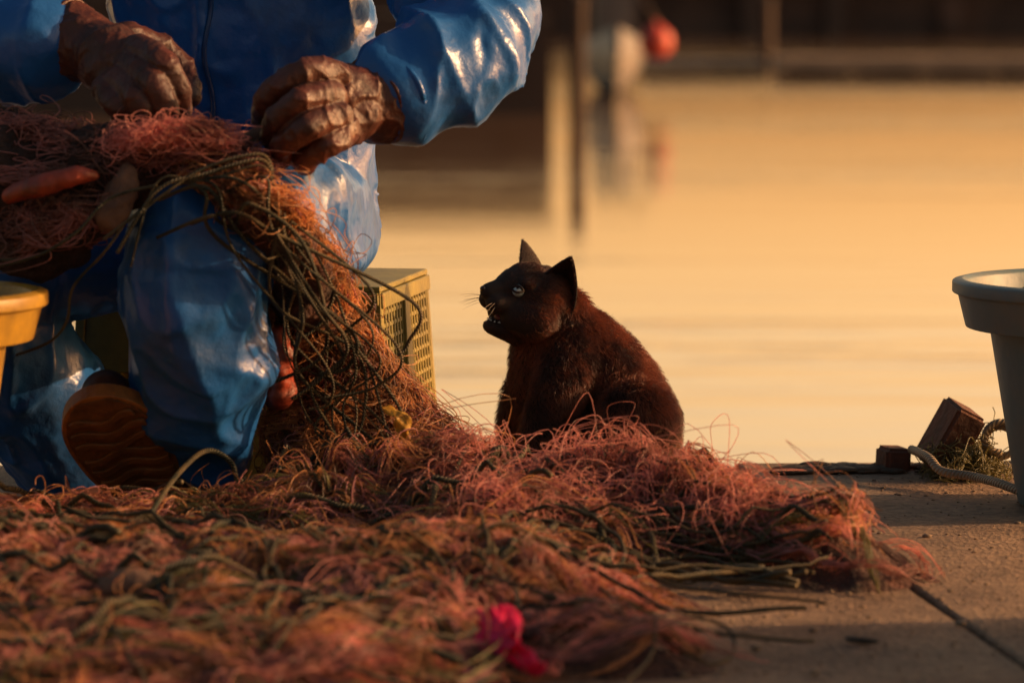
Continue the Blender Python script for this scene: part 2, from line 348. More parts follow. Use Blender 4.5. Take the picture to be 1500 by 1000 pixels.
for g in floor_guides(130,n=60,L=(.35,1.2),spread=.5,lift=.012,minH=.02,bend=2.4,inside=.75): 
    g[:,2]=np.maximum(H(g[:,0],g[:,1]),0)+.010+.036*(vn(np.stack([g[:,0]*8,g[:,1]*8,g[:,2]*0+random.random()*50],1)))
    paths.append(g)
for g in floor_guides(14,n=60,L=(.5,1.1),spread=.6,xr=(-.9,.1),yr=(3.9,4.4),minH=.02,bend=3,inside=.7): 
    g[:,2]=np.maximum(H(g[:,0],g[:,1]),0)+.022+.03*(vn(np.stack([g[:,0]*8,g[:,1]*8,g[:,2]*0+random.random()*50],1)))
    paths.append(g)
def loop(cx,cy,rx,ry,a0,a1,lift=.02,n=50,w=0):
    a=np.linspace(a0,a1,n); x=cx+rx*np.cos(a)*(1+.12*np.sin(2*a+1)); y=cy+ry*np.sin(a)
    return np.stack([x,y,H(x,y)+lift+.02*np.sin(a*1.7+w)],1)
paths+=[loop(.02,4.55,.12,.13,-1.2,3.9,.035),loop(.19,4.12,.075,.09,-2.5,2.8,.015),loop(-.08,4.30,.045,.12,0,6.0,.03),loop(-.62,4.9,.14,.12,.5,5.2,.03),
        loop(-.70,4.5,.25,.16,.3,4.6,.035),loop(.26,4.8,.2,.1,2.2,5.5,.035),loop(-.3,4.5,.3,.2,1,4,.035),loop(-.1,4.75,.16,.1,.5,4.5,.04),loop(-.45,4.3,.2,.12,2,6,.035)]
for i in range(9):
    y0=4.98-.035*i; x=np.linspace(.04+.03*i*random.random(),.47-.012*i,40); y=y0-(x-.08)*.62+.02*np.sin(x*14+i); 
    paths.append(np.stack([x,y,H(x,y)+.018+.018*np.sin(x*20+i*2)**2],1))
tubes('ropes',paths,[.0020+.0034*random.random()**1.4 for _ in paths],M_rope,net)
tubes('standing_line',[spline([G(190,800,4.6),G(225,740,4.75),G(262,690,4.9),G(300,662,4.98),G(335,680,5.0),G(345,720,4.98)])],.004,M_rope,net)
def lump(n,c,r,sc,mat,par,amp=.25):
    v=ICO[0].copy(); d=1+amp*(fbm(v*1.8+random.random()*40,3)-.45)*2; v=v*d[:,None]*r*np.array(sc)
    a=random.uniform(-.5,.5); R=np.array([[math.cos(a),-math.sin(a),0],[math.sin(a),math.cos(a),0],[0,0,1]])
    return mesh(n,v@R.T+np.array(c),ICO[1].tolist(),mat,par)
for i,(u,y,r,sc) in enumerate([(70,4.22,.035,(2.0,.8,.7)),(190,4.17,.03,(1.5,.9,.8)),(300,4.25,.03,(1.3,1,.8)),(850,4.22,.035,(1.6,.9,.7)),(45,4.6,.03,(1.3,1,.8)),(980,4.85,.02,(1.5,.8,.6)),(560,4.35,.025,(1.3,1,.7)),(460,4.6,.025,(1.3,.9,.7)),(1010,4.15,.02,(1.2,.9,.7)),(400,4.12,.026,(1.5,.9,.7))]):
    x=(u-750)/5000*y; lump('float_%d'%i,(x,y,float(H([x],[y])[0])+r*.35),r,sc,M_float,net)
# ---------------------------------------------------------------- fisherman
man=empty('fisherman')
def A(u,v,y,r,sc=(1,1,1)): return GR(u,v,y,r)+(sc,)
torso=[A(430,285,5.52,112,(1.05,1,.9)),A(395,170,5.48,135,(1.12,.8,1)),A(360,30,5.45,150,(1.2,.75,1)),A(340,-120,5.45,150,(1.25,.7,1)),A(330,-230,5.45,110,(1.4,.8,.8)),A(325,-300,5.43,62)]
armL=[A(500,-215,5.46,85),A(600,-120,5.38,88),A(672,0,5.28,86),A(695,58,5.2,82),A(650,100,5.12,76),A(590,135,5.07,68)]
armR=[A(150,-215,5.46,85),A(30,-120,5.38,88),A(-50,0,5.28,84),A(-60,50,5.2,80),A(0,60,5.15,76),A(65,62,5.12,70)]
legL=[A(445,315,5.5,105,(1,1,.95)),A(410,318,5.3,104),A(340,335,5.1,100),A(290,350,4.99,96),A(280,430,4.99,98),A(288,520,5.03,90),A(300,610,5.10,70),A(305,668,5.14,52)]
legR=[A(380,330,5.5,105),A(200,340,5.4,105),A(40,380,5.3,100),A(-30,430,5.28,98),A(10,520,5.33,98),A(70,620,5.4,88),A(110,690,5.42,70)]
def folds(co,no):
    w=fbm(co*5+3,2)[:,None]*.5
    q=co*np.array([8,8,5.0])+w*2
    r=(1-np.abs(2*vn(q)-1))**4
    q2=co*np.array([17,17,11.0])+w*4+9
    r2=(1-np.abs(2*vn(q2)-1))**3
    def ring(c,rad,axis,fr):
        d=co-np.array(c); k=np.exp(-(d**2).sum(1)/(2*rad*rad)); return k*(1-np.abs(np.sin((d@np.array(axis))*fr*.5+5*w[:,0])))
    e=ring(G(650,70,5.15),.10,(.8,.1,.5),80)+ring(G(330,320,4.95),.09,(.6,.2,.7),60)+ring(G(470,330,5.25),.12,(.5,0,.8),70)+ring(G(285,600,5.0),.10,(.5,0,.8),60)
    d=co-np.array(G(285,500,4.93)); sh=np.exp(-(d[:,2]/.17)**2)*np.exp(-((d[:,0])/.14)**2)*np.exp(-(d[:,1]/.2)**2)
    e2=sh*(1-np.abs(np.sin(co[:,0]*42+co[:,2]*9+6*w[:,0])))**1.5
    f=.015*r+.009*r2+.020*e+.011*e2+.012*(fbm(co*4,3)-.45)
    return no*f[:,None]
suit=blob('oilskin_suit',[torso,armL,armR,legL,legR],.0056,2,M_suit,man,folds)
def ringtube(n,c,ax,r,th,mat,sc=1.0):
    ax=Vector(ax).normalized(); q=ax.to_track_quat('Z','Y'); P=[]
    for k in range(41):
        a=2*math.pi*k/40; v=q@Vector((r*math.cos(a),r*sc*math.sin(a),0)); P.append(np.array(c)+np.array(v)*(1+.04*math.sin(5*a)))
    return tubes(n,[P],th,mat,man)
cL=G(575,143,5.06); dL=np.array(G(540,158,5.03))-np.array(G(600,130,5.08))
ringtube('cuff_l',cL,dL,.073,.005,M_suit); cR=G(80,64,5.11); dR=np.array(G(110,70,5.08))-np.array(G(60,60,5.12)); ringtube('cuff_r',cR,dR,.073,.005,M_suit)
bv=BVHTree.FromPolygons([v.co for v in suit.data.vertices],[list(p.vertices) for p in suit.data.polygons])
P=[]
for k in range(30):
    v=-40+k*8; g=G(268+6*math.sin(k*.3),v,4.9); h=bv.ray_cast(Vector(g),Vector((0,1,0)))
    if h[0]: P.append(np.array(h[0])+np.array([0,-.002,0]))
if len(P)>4: tubes('jacket_seam',[P],.004,M_seam,man)
def glovedisp(co,no): return no*(.0030*(fbm(co*45,3)-.45)+.0042*((1-np.abs(2*vn(co*28)-1))**4)+.002*((1-np.abs(2*vn(co*60+4)-1))**4))[:,None]
AY=A
gl=[[AY(578,138,5.06,66),AY(556,146,5.05,62),AY(534,148,5.03,48)],[AY(540,143,5.03,46),AY(505,140,5.0,44),AY(480,150,4.98,38)],[AY(520,165,5.0,40),AY(500,185,4.98,30)],
 [AY(490,112,4.97,24),AY(452,104,4.93,20),AY(412,126,4.92,19),AY(386,156,4.95,16),AY(384,170,4.98,13)],
 [AY(485,140,4.94,23),AY(440,146,4.89,19.5),AY(405,176,4.90,17.5),AY(396,203,4.94,14)],
 [AY(495,168,4.93,22),AY(452,184,4.88,19.5),AY(415,212,4.90,17),AY(410,230,4.94,14)],
 [AY(508,192,4.94,20),AY(480,212,4.90,17.5),AY(448,232,4.92,15),AY(446,242,4.96,12)],
 [AY(510,165,5.04,28),AY(460,178,5.06,24),AY(415,182,5.03,20),AY(395,186,5.0,16)]]
blob('glove_l',gl,.0026,2,M_glove,man,glovedisp)
ringtube('glove_hem_l',G(548,149,5.045),dL,.064,.0035,M_glove)
gr=[[AY(60,60,5.13,62),AY(100,62,5.11,60),AY(130,68,5.08,48)],[AY(130,70,5.08,46),AY(165,80,5.04,43),AY(190,95,5.02,38)],[AY(160,100,5.03,40),AY(175,115,5.02,34)],
 [AY(205,72,5.0,24),AY(240,95,4.95,20),AY(262,130,4.95,18),AY(266,162,4.98,14)],
 [AY(195,98,4.98,23),AY(226,122,4.93,20),AY(242,152,4.93,18),AY(238,174,4.97,14)],
 [AY(178,118,4.97,22),AY(200,143,4.93,19),AY(213,168,4.93,17),AY(206,182,4.97,14)],
 [AY(158,128,4.98,20),AY(174,154,4.94,17.5),AY(184,174,4.95,15),AY(176,184,4.98,12)],
 [AY(190,60,5.08,28),AY(235,75,5.12,24),AY(268,105,5.12,20),AY(280,140,5.08,16)]]
blob('glove_r',gr,.0026,2,M_glove,man,glovedisp)
ringtube('glove_hem_r',G(104,64,5.105),dR,.064,.0035,M_glove)
tubes('netting_needle',[[G(340,214,4.97),G(350,208,4.96),G(400,186,4.96),G(430,172,4.97)]],[np.array([.003,.011,.013,.01])],M_float,man)
tubes('twine',[spline([G(420,178,4.95),G(370,205,4.93),G(320,196,4.96),G(275,165,4.96)])],.0014,M_rope,man)
hc=G(300,-430,5.36)
def hh(x,y,z,r,sc=(1,1,1)): return (hc[0]+x,hc[1]+y,hc[2]+z,r,sc)
blob('head',[[hh(.0,.02,.0,.082,(.95,1.1,1.15))],[hh(0,-.02,-.05,.055,(1,1,1)),hh(0,-.06,-.095,.03)],[hh(0,-.085,.0,.012),hh(0,-.105,-.03,.014)],[hh(-.08,.02,-.02,.02,(.5,1,1.5))],[hh(.08,.02,-.02,.02,(.5,1,1.5))],[hh(0,.05,-.08,.055),hh(.02,.08,-.17,.06)],[hh(-.015,-.085,-.062,.012),hh(.015,-.085,-.062,.012)]],.004,3,M_skin,man)
blob('wool_hat',[[hh(0,.03,.045,.092,(.98,1.1,.85))]],.005,2,M_cap,man)
for sx in (-1,1): lump('eye',(hc[0]+.03*sx,hc[1]-.072,hc[2]+.005),.011,(1,1,1),M_tooth,man,0); lump('iris',(hc[0]+.03*sx,hc[1]-.081,hc[2]+.004),.005,(1,.6,1),M_pupil,man,0)
hl=np.array(G(228,742,5.14)); a=np.array([-.30,-.60,.66]); La=.26; a/=np.linalg.norm(a)
nn=np.array([-.12,-.9,-.25]); nn-=a*np.dot(nn,a); nn/=np.linalg.norm(nn); ww=np.cross(a,nn)
def solew(s):
    return .072*(1-abs(2*s-1)**3.0)**.5*(1+.10*math.sin((s-.15)*3.6)) 
def solepoly(s0,s1,shrink,n=26,wave=0):
    ss=[s0+(s1-s0)*(.5-.5*math.cos(math.pi*k/(n-1))) for k in range(n)]
    up=[(s,solew(s)-shrink) for s in ss]; return [(s,max(w,.0005)) for s,w in up]+[(s,-max(w,.0005)) for s,w in reversed(up)]
def extr(n,poly,z0,z1,mat):
    k=len(poly); V=[hl+a*La*s+ww*w+nn*z0 for s,w in poly]+[hl+a*La*s+ww*w+nn*z1 for s,w in poly]
    F=[list(range(k))[::-1],list(range(k,2*k))]+[[i,(i+1)%k,(i+1)%k+k,i+k] for i in range(k)]
    o=mesh(n,V,F,mat,man,False); b=o.modifiers.new('b','BEVEL'); b.width=.002; b.segments=2; b.limit_method='ANGLE'
extr('boot_sole',solepoly(0.001,.999,0,40),-.026,0,M_sole)
extr('sole_tread',solepoly(.03,.97,.008,40),.0005,.003,M_lug)
def lugpoly(s0,wd,shrink):
    m=14; top=[];bot=[]
    W_=solew(s0+wd/2)-shrink
    for k in range(m):
        q=-1+2*k/(m-1); ds=.028*math.cos(q*4.2)*(1 if s0<.5 else -1); top.append((s0+wd+ds,q*W_)); bot.append((s0+ds,q*W_))
    return top+bot[::-1]
for i in range(8):
    extr('lug_%d'%i,lugpoly(.10+i*.098,.05,.016),.0032,.009,M_lug)
blob('boot_upper',[[tuple(hl+a*La*.16-nn*.064)+(.043,(1,1,1)),tuple(hl+a*La*.5-nn*.06)+(.046,(1,1,1)),tuple(hl+a*La*.8-nn*.05)+(.038,(1,1,1))],[tuple(hl+a*La*.2-nn*.06)+(.046,(1,1,1)),G(300,672,5.16)+(.055,(1,1,1))]],.005,4,M_boot,man)
blob('boot_far',[[A(110,700,5.42,50),A(150,745,5.38,40),A(60,770,5.25,38)]],.006,4,M_boot,man)
# ---------------------------------------------------------------- lap net + cascade
def nd(amp,fr): return lambda co,no: no*(amp*(fbm(co*fr,4)-.42)*2)[:,None]
lap_bl=[[A(0,262,4.98,88,(1.2,.8,1)),A(110,258,4.96,70,(1.2,.8,1)),A(200,238,4.95,50,(1.3,.9,1)),A(290,232,4.94,30),A(370,240,4.93,20)],[A(20,195,5.03,48,(1.5,.8,.7))],[A(50,350,4.98,65,(1.2,.8,1)),A(120,310,4.93,45)]]
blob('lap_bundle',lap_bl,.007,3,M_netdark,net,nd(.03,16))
casc=[A(300,255,4.90,24,(1.4,.6,.8)),A(375,300,4.89,36,(1.2,.5,1)),A(432,385,5.02,44,(1.1,.5,1)),A(460,470,5.16,55,(1.1,.5,1)),A(490,560,5.20,72,(1.2,.5,1)),A(525,640,5.19,86,(1.5,.6,.9)),A(550,700,5.14,75,(1.9,.8,.7))]
blob('cascade',[casc],.007,3,M_netbase,net,nd(.026,18))
def chain_guides(ch,k,n=14,frac=(.15,.4),edge=1.15,front=.006):
    P=np.array([c[:3] for c in ch]); R=np.array([c[3]*c[4][0] for c in ch]); D=np.array([c[3]*c[4][1] for c in ch])
    m=len(P); s0=rng.uniform(0,.9,k); ln=rng.uniform(*frac,k); t=rng.uniform(-1,1,k); dt=rng.normal(0,.5,k); tt=np.arange(m)/(m-1)
    g=np.zeros((k,n,3))
    for i in range(n):
        s=np.clip(s0+ln*i/n,0,1.03); tc=np.clip(t+dt*i/n+.15*np.sin(6*i/n+t*9),-1.1,1.1)*edge
        ang=tc*math.pi/2*.95
        for c in range(3): g[:,i,c]=np.interp(s,tt,P[:,c])
        g[:,i,0]+=np.sin(ang)*np.interp(s,tt,R); g[:,i,1]-=np.cos(ang)*(np.interp(s,tt,D)+front)
    return g
hair('cascade_filaments',locks(chain_guides(casc,300),12,.010,.003,.009),.0007,M_gold,net)
hair('cascade_pink',locks(chain_guides(casc,120),10,.010,.003,.010),.0006,M_pink,net)
hair('cascade_brown',locks(chain_guides(casc,110),8,.010,.003,.010),.001,M_brownnet,net)
hair('cascade_loose',locks(chain_guides(casc,130,edge=1.5,front=.02),5,.028,.010,.024),.0006,M_gold,net)
for nm,ch in (('lap_a',lap_bl[0]),('lap_b',lap_bl[2])):
    hair(nm+'_filaments',locks(chain_guides(ch,210,frac=(.2,.5)),10,.012,.004,.010),.0007,M_brownnet,net)
hair('lap_top',locks(chain_guides([A(-40,200,5.0,46),A(40,190,5.02,42),A(130,222,4.96,38)],110,frac=(.2,.5)),9,.016,.005,.012),.0006,M_brownnet,net)
tuft=chain_guides([A(170,216,4.92,24),A(240,204,4.90,24),A(310,210,4.91,20)],120,frac=(.3,.7))
hair('lap_tuft',locks(tuft,9,.014,.005,.016),.0005,M_pink,net)
rp=[]
for k in range(8):
    j=random.uniform
    u0=j(300,390); top=j(245,340); b=j(440,610); c=j(430,640); w=j(20,140)
    rp.append(spline([G(u0-j(10,90),top+j(-25,40),4.86),G(u0,top,4.82),G(u0+w*.6+j(-20,20),(top+c)/2-60,4.87),G(b+j(-20,30),c-60,5.02),G(b-10,c,5.06),G(b-j(20,110),c+j(10,80),5.06)],50))
for k in range(13):
    j=random.uniform; rp.append(spline([G(390+j(-10,30),300+j(-20,90),4.85),G(430+j(-30,50),420+j(-40,40),4.95),G(465+j(-50,90),520+j(-50,40),5.06),G(500+j(-60,110),600+j(-40,40),5.07),G(540+j(-60,110),690,5.03)],50))
for k in range(3):
    rp.append(spline([G(150+k*20,350+20*k,4.82),G(230,290-k*12,4.82),G(300,245+k*9,4.83),G(380,225+k*8,4.84),G(400,250+k*9,4.86)],40))
rp+= [spline([G(0,380+8*k,4.88),G(50,375,4.84),G(110,340,4.82),G(160,290,4.83),G(230,270,4.83)],40) for k in range(2)]
rp+= [spline([G(20,520,4.95),G(70,500,4.92),G(95,470,4.9),G(105,420,4.88),G(150,370,4.84),G(180,330,4.84)],40)]
tubes('hanging_lines',rp,[.0012+.0019*random.random() for _ in rp],M_rope,net)
blob('orange_float',[[A(15,285,4.87,12),A(60,270,4.85,15),A(110,256,4.85,13),A(138,256,4.86,7)]],.003,3,M_orange,net,nd(.006,30))
blob('lap_float',[[A(160,320,4.88,20),A(176,280,4.88,22),A(186,252,4.88,14)]],.004,3,M_float,net,nd(.014,30))
blob('red_lump',[[A(402,500,5.10,24),A(410,570,5.12,26)]],.004,3,M_orange,net,nd(.016,25))
def ribbon(n,P,w,mat,par):
    P=spline(P,40); T,U,W=frames(P); V=[];F=[]
    for i in range(len(P)):
        t=i/(len(P)-1); ww_=w*(.35+.65*math.sin(math.pi*min(1,t*1.05))**.5)*(1+.25*math.sin(t*17)); d=U[i]*math.cos(t*2.2)+W[i]*math.sin(t*2.2)
        for k in range(5): V.append(P[i]+d*ww_*(k/4-.5)+.15*w*math.sin(k*1.9+t*20)*np.cross(d,T[i]))
    for i in range(len(P)-1):
        for k in range(4): F.append([i*5+k,i*5+k+1,i*5+6+k,i*5+5+k])
    o=mesh(n,V,F,mat,par); s=o.modifiers.new('s','SOLIDIFY'); s.thickness=.0012; return o
ribbon('yellow_scrap',[G(560,598,5.02),G(585,610,5.01),G(590,640,5.01),G(600,660,5.02)],.022,M_yscrap,net)
rb=empty('plastic_ribbon')
ribbon('strip_a',[G(728,893,4.0),G(745,925,3.98),G(715,945,3.97),G(720,965,3.96),G(750,960,3.95),G(775,982,3.93),G(800,982,3.92)],.036,M_ribbon,rb)
ribbon('strip_b',[G(712,900,4.0),G(730,930,3.97),G(755,940,3.96),G(735,970,3.94)],.038,M_ribbon,rb)
# ---------------------------------------------------------------- crates
def crate(org,ang,D_=.38,W_=.5,TOP=.345,flare=.06):
    cr=empty('fish_crate'); ca=math.radians(ang); CV=[];CF=[]
    def cpt(x,y,z): return (org[0]+x*math.cos(ca)-y*math.sin(ca),org[1]+x*math.sin(ca)+y*math.cos(ca),org[2]+z)
    def cbox(x0,x1,y0,y1,z0,z1):
        o=len(CV)
        for z in (z0,z1):
            k=(TOP-z)*flare
            for x,y in ((x0,y0),(x1,y0),(x1,y1),(x0,y1)): CV.append(cpt(x+k*(1 if x>-.2 else -1),y+k*(-1 if y<.2 else 1),z))
        for f in ((0,3,2,1),(4,5,6,7),(0,1,5,4),(1,2,6,5),(2,3,7,6),(3,0,4,7)): CF.append([o+i for i in f])
    cbox(-W_,0,0,D_,TOP-.009,TOP)
    for x in (-W_,-.016): 
        for y in (0,D_-.016): cbox(x,x+.016,y,y+.016,0,TOP-.009)
    for k in range(20):
        z=.03+k*.0205
        if z<TOP-.03: cbox(-.008,-.002,.02,D_-.02,z,z+.0075)
    for k in range(17):
        y=.018+k*.0212; cbox(-.009,-.001,y,y+.007,.02,TOP-.025)
    cbox(-.012,.004,0.003,D_-.003,TOP-.035,TOP-.01); cbox(-.012,.006,.003,D_-.003,0,.03); cbox(-.012,.004,.17,.2,.03,TOP-.035)
    cbox(-W_+.01,-.01,.004,.009,TOP*.58,TOP-.025)
    for k in range(11):
        z=.03+k*.0155
        if z<TOP*.55: cbox(-W_+.01,-.01,.003,.008,z,z+.006)
    for k in range(24):
        x=-W_+.015+k*.0202; cbox(x,x+.006,.002,.008,.02,TOP*.58)
    cbox(-W_+.003,-.003,-.004,.012,TOP-.03,TOP-.01); cbox(-W_+.003,-.003,-.005,.012,0,.03)
    cbox(-W_+.01,-.01,D_-.01,D_-.004,0.01,TOP-.015); cbox(-W_+.001,-W_+.007,.01,D_-.01,.01,TOP-.015)
    o=mesh('crate_body',CV,CF,M_crate,cr,False); b=o.modifiers.new('b','BEVEL'); b.width=.0015; b.segments=1
g=G(556,727,5.42); crate((g[0],g[1],0),-10)
crate((1.62,4.00,0.003),-3,TOP=.43);  # added unseen crate, placed out of frame to cast the foreground shadow
crate((1.60,3.42,0.003),4,TOP=.43)  # second added crate out of frame, widens that cast shadow
# ---------------------------------------------------------------- buckets
def bucket(mat,c,R,r,h,col,turn=0):
    p=empty('plastic_bucket')
    lathe('shell',[(0,.004),(r,.004),(r+.004,.02),(R-.055,h-col),(R-.018,h-col-.002),(R-.005,h-.025),(R+.004,h-.022),(R+.004,h-.004),(R-.012,h),(R-.02,h-.006),(R-.028,h-.05),(R-.065,h-col),(r-.006,.014),(0,.012)],c,mat,p)
    for k in range(12):
        a=turn+k*math.pi/6; rr=R-.012
        box('rib_%d'%k,(c[0]+(rr-.02)*math.cos(a),c[1]+(rr-.02)*math.sin(a),h-col/2-.012),(.03,.005,col-.028),mat,p,rot=(0,0,a),bev=.001,seg=1)
    return p
bucket(M_teal,(.948,5.35,0.003),.25,.145,.361,.075)
bucket(M_yel,(G(-150,0,4.82)[0],4.82,0),.205,.10,.392,.07,.2)
# ---------------------------------------------------------------- debris at the edge
def brick(n,c,s,rot): return box(n,c,s,M_brick,None,rot,.006,3)
bx=G(1396,615,5.72); brick('brick',(bx[0],bx[1],.065),(.055,.1,.115),(.12,.48,.2))
wx=G(1313,646,5.76); brick('wood_block',(wx[0],wx[1],.022),(.045,.06,.044),(0,.05,.25))
V=[];F=[];o_=0
for k in range(110):
    u=random.uniform(1150,1520); y=5.74+random.uniform(-.03,.05)+(u-1150)/370*.03; r=random.uniform(.005,.016)
    v=ICO[0]*np.array([random.uniform(1,2.6),1,.45])*r*(1+.35*(fbm(ICO[0]*2+k,2)-.4))[:,None]+np.array([(u-750)/5000*y,y,.004+r*.3])
    V.append(v); F+= (ICO[1]+o_).tolist(); o_+=len(v)
mesh('seaweed',np.vstack(V),F,M_weed)
pr=empty('mooring_rope')
tubes('rope',[spline([G(1340,660,5.7),G(1365,672,5.6),G(1385,692,5.55),G(1430,700,5.5),G(1475,712,5.4),G(1530,735,5.3)])],.0075,M_rope2,pr,10)
tubes('coil',[[ (G(1472,0,5.66)[0]+.026*math.cos(t)*(1+t*.01),5.66+.008*math.sin(t*.5),.06+.028*math.sin(t)+t*.0015) for t in np.linspace(0,11,70)]],.006,M_rope2,pr,8)
cg=np.zeros((110,12,3)); c0=np.array(G(1420,645,5.68)); c0[2]=.018
for i in range(110):
    p=c0+rng.normal(0,1,3)*np.array([.022,.02,.006]); d=rng.normal(0,1,3); d/=np.linalg.norm(d)
    for j in range(12):
        cg[i,j]=p; d=d+rng.normal(0,.5,3); d/=np.linalg.norm(d); p=p+d*.006; p[2]=abs(p[2])
sc=empty('net_scrap'); hair('strands',locks(cg,4,.006,.003,.003),.0008,M_green,sc)
V=[];F=[];o_=0; I1=ico(1)
for k in range(900):
    y=random.uniform(3.9,5.8); x=random.uniform(-.1,1.1) if random.random()<.9 else random.uniform(-1,1); r=random.uniform(.001,.0035)*(1 if random.random()<.95 else 2)
    v=I1[0]*r*np.array([random.uniform(.8,1.5),1,.6])+np.array([x,y,r*.3+.003]); V.append(v); F+=(I1[1]+o_).tolist(); o_+=len(v)
mesh('gravel',np.vstack(V),F,M_pebble)
lump('stick',(.435,4.2,.006),.006,(4,.9,.7),M_weed,None,.3)
# ---------------------------------------------------------------- cat
cat=empty('black_cat'); CY=5.6
def C(u,v,dy,r,sc=(1,1,1)): return A(u,v,CY+dy,r,sc)
body=[
 [C(818,466,0,48),C(808,512,0,54,(1,.95,1)),C(804,560,0,58,(1,.9,1)),C(812,610,0,56,(1,.9,1)),C(838,665,0,48)],
 [C(830,486,0,48),C(868,516,0,52),C(904,566,0.005,62,(1,1.05,1)),C(928,626,.005,68,(1,1.15,1)),C(932,668,0.005,57,(1.1,1.2,.8))],
 [C(862,590,0.01,76,(1,.65,1)),C(882,640,0.01,74,(1,.7,.9))],
 [C(834,528,-.045,44,(1,.75,1.2)),C(818,575,-.064,38,(1,.8,1)),C(795,615,-.062,28),C(782,655,-.064,21),C(778,695,-.064,17),C(768,706,-.07,20,(1.3,1,.7))],
 [C(776,575,.02,36),C(757,610,.025,27),C(749,655,.025,20),C(748,700,.025,16),C(740,710,.025,18,(1.3,1,.7))],
 [C(936,620,-.088,60,(1,.65,1.05)),C(902,655,-.112,40,(1,.7,1)),C(870,682,-.112,24),C(905,700,-.112,17),C(850,702,-.117,18,(1.4,1,.7))],
 [C(925,640,.065,56,(1,.6,1)),C(895,660,.08,40,(1,.7,1)),C(860,700,.085,18,(1.4,1,.7))],
 [C(960,690,0,26),C(1000,705,-.03,17),C(985,712,-.12,14),C(930,714,-.16,12),C(880,716,-.16,9)],
]
def catd(co,no): return no*(.008*(fbm(co*18,3)-.42))[:,None]
bod=blob('body',body,.005,4,M_catskin,cat,catd)
phi=math.radians(30); psi=math.radians(14); HS=1.15
f=Vector((-math.cos(phi)*math.cos(psi),-math.sin(phi)*math.cos(psi),math.sin(psi)))
l=Vector((0,0,1)).cross(f).normalized(); u=f.cross(l)
rl=math.radians(9); l2=l*math.cos(rl)-u*math.sin(rl); u2=u*math.cos(rl)+l*math.sin(rl); l,u=l2,u2
HC=Vector(G(786,440,CY-.01))
HM=Matrix(((f.x*HS,l.x*HS,u.x*HS,HC.x),(f.y*HS,l.y*HS,u.y*HS,HC.y),(f.z*HS,l.z*HS,u.z*HS,HC.z),(0,0,0,1)))
hd=[[(0,0,0,.053,(1.0,1,.92)),],[(-.02,0,-.01,.048,(1,1,1)),(-.045,.0,-.045,.048,(1,1,1))],
 [(.012,.030,-.022,.034,(1,1,.95)),(.032,.020,-.024,.028,(1,1,1))],[(.012,-.030,-.022,.034,(1,1,.95)),(.032,-.020,-.024,.028,(1,1,1))],
 [(.025,0,.016,.035,(1,1,1)),(.042,0,.012,.027,(1,1,1)),(.060,0,.003,.018,(1,1,1)),(.079,0,-.003,.0135,(1,1,.95))],
 [(.050,.011,-.013,.020,(1,1,.9)),(.0675,.0105,-.0145,.0170,(1,1,.88))],[(.050,-.011,-.013,.020,(1,1,.9)),(.0675,-.0105,-.0145,.0170,(1,1,.88))],
 [(.005,0,-.042,.032,(1,1.1,.9)),(.033,0,-.049,.021,(1,1.2,.8)),(.057,0,-.0510,.0135,(1,1.35,.8))],
 [(.038,.024,.024,.013,(1,1,.7))],[(.038,-.024,.024,.013,(1,1,.7))]]
head=blob('head',hd,.0023,3,M_catskin,cat,None,HM)
def HL(x,y,z): return np.array(HM@Vector((x,y,z)))
def ball(n,c,r,mat,par=cat,sc=(1,1,1)): return mesh(n,ICO[0]*r*np.array(sc)+np.array(c),ICO[1].tolist(),mat,par)
ears=[]
for sy in (1,-1):
    V=[];F=[];n=14;mm=16
    base=np.array([-.010 if sy>0 else .004,.031*sy,.025]); upv=np.array([.06 if sy>0 else .30,.30*sy,.93]); upv/=np.linalg.norm(upv)
    lat=np.array([.66,-.75*sy,.0]); lat-=upv*lat.dot(upv); lat/=np.linalg.norm(lat); bk=np.cross(lat,upv)
    if bk[0]>0: bk=-bk
    for j in range(mm+1):
        t=j/mm; w=.0285*(1-t**1.45)**.85*(1+.10*math.sin(math.pi*t))+.0025*(1-t)+.0008
        for i in range(n+1):
            q=2*i/n-1; p=base+upv*(.056*t)+lat*(q*w)+bk*((1-q*q)*w*.8-.004)-np.array([0,0,.014*(1-t)*abs(q)])
            V.append(HL(*p))
    for j in range(mm):
        for i in range(n): F.append([j*(n+1)+i,j*(n+1)+i+1,(j+1)*(n+1)+i+1,(j+1)*(n+1)+i])
    e=mesh('ear_'+('l' if sy>0 else 'r'),V,F,M_catskin,cat); s=e.modifiers.new('s','SOLIDIFY'); s.thickness=.003; s.offset=0; ears.append(e)
    EC=np.array([.0480,.0240*sy,.0110]); ax=np.array([.66,.70*sy,.22]); ax/=np.linalg.norm(ax)
    ball('eye',HL(*EC),.0104,M_eye); pc=EC+np.array([.62,.60*sy,.50])*.0074; ball('pupil',HL(*pc),.0030,M_pupil)
    tang=np.array([.70,-.68*sy,-.10]); tang-=ax*tang.dot(ax); tang/=np.linalg.norm(tang); upp=np.cross(ax,tang); upp*=np.sign(upp[2])
    for up_,hgt in ((1,.0052),(-1,.0042)):
        P=[HL(*(EC+ax*(.0088-.0042*aa*aa)+tang*aa*.0088+upp*up_*hgt*(1-aa*aa))) for aa in np.linspace(-1,1,15)]
        tubes('eyelid',[P],.0020,M_catskin,cat)
ball('nose',HL(.0900,0,-.0005),.0062,M_nose,sc=(.9,1.1,.8))
blob('mouth_inside',[[(.02,0,-.034,.014,(1,1.1,.6)),(.050,0,-.036,.008,(1,1.3,.7))]],.002,2,M_mouth,cat,None,HM)
tv=[];tf=[];o_=0
def tooth(x,y,z,h,r):
    global o_
    for k in range(6): tv.append(HL(x+r*math.cos(k*1.047),y+r*math.sin(k*1.047),z))
    tv.append(HL(x,y,z+h)); 
    for k in range(6): tf.append([o_+k,o_+(k+1)%6,o_+6])
    o_+=7
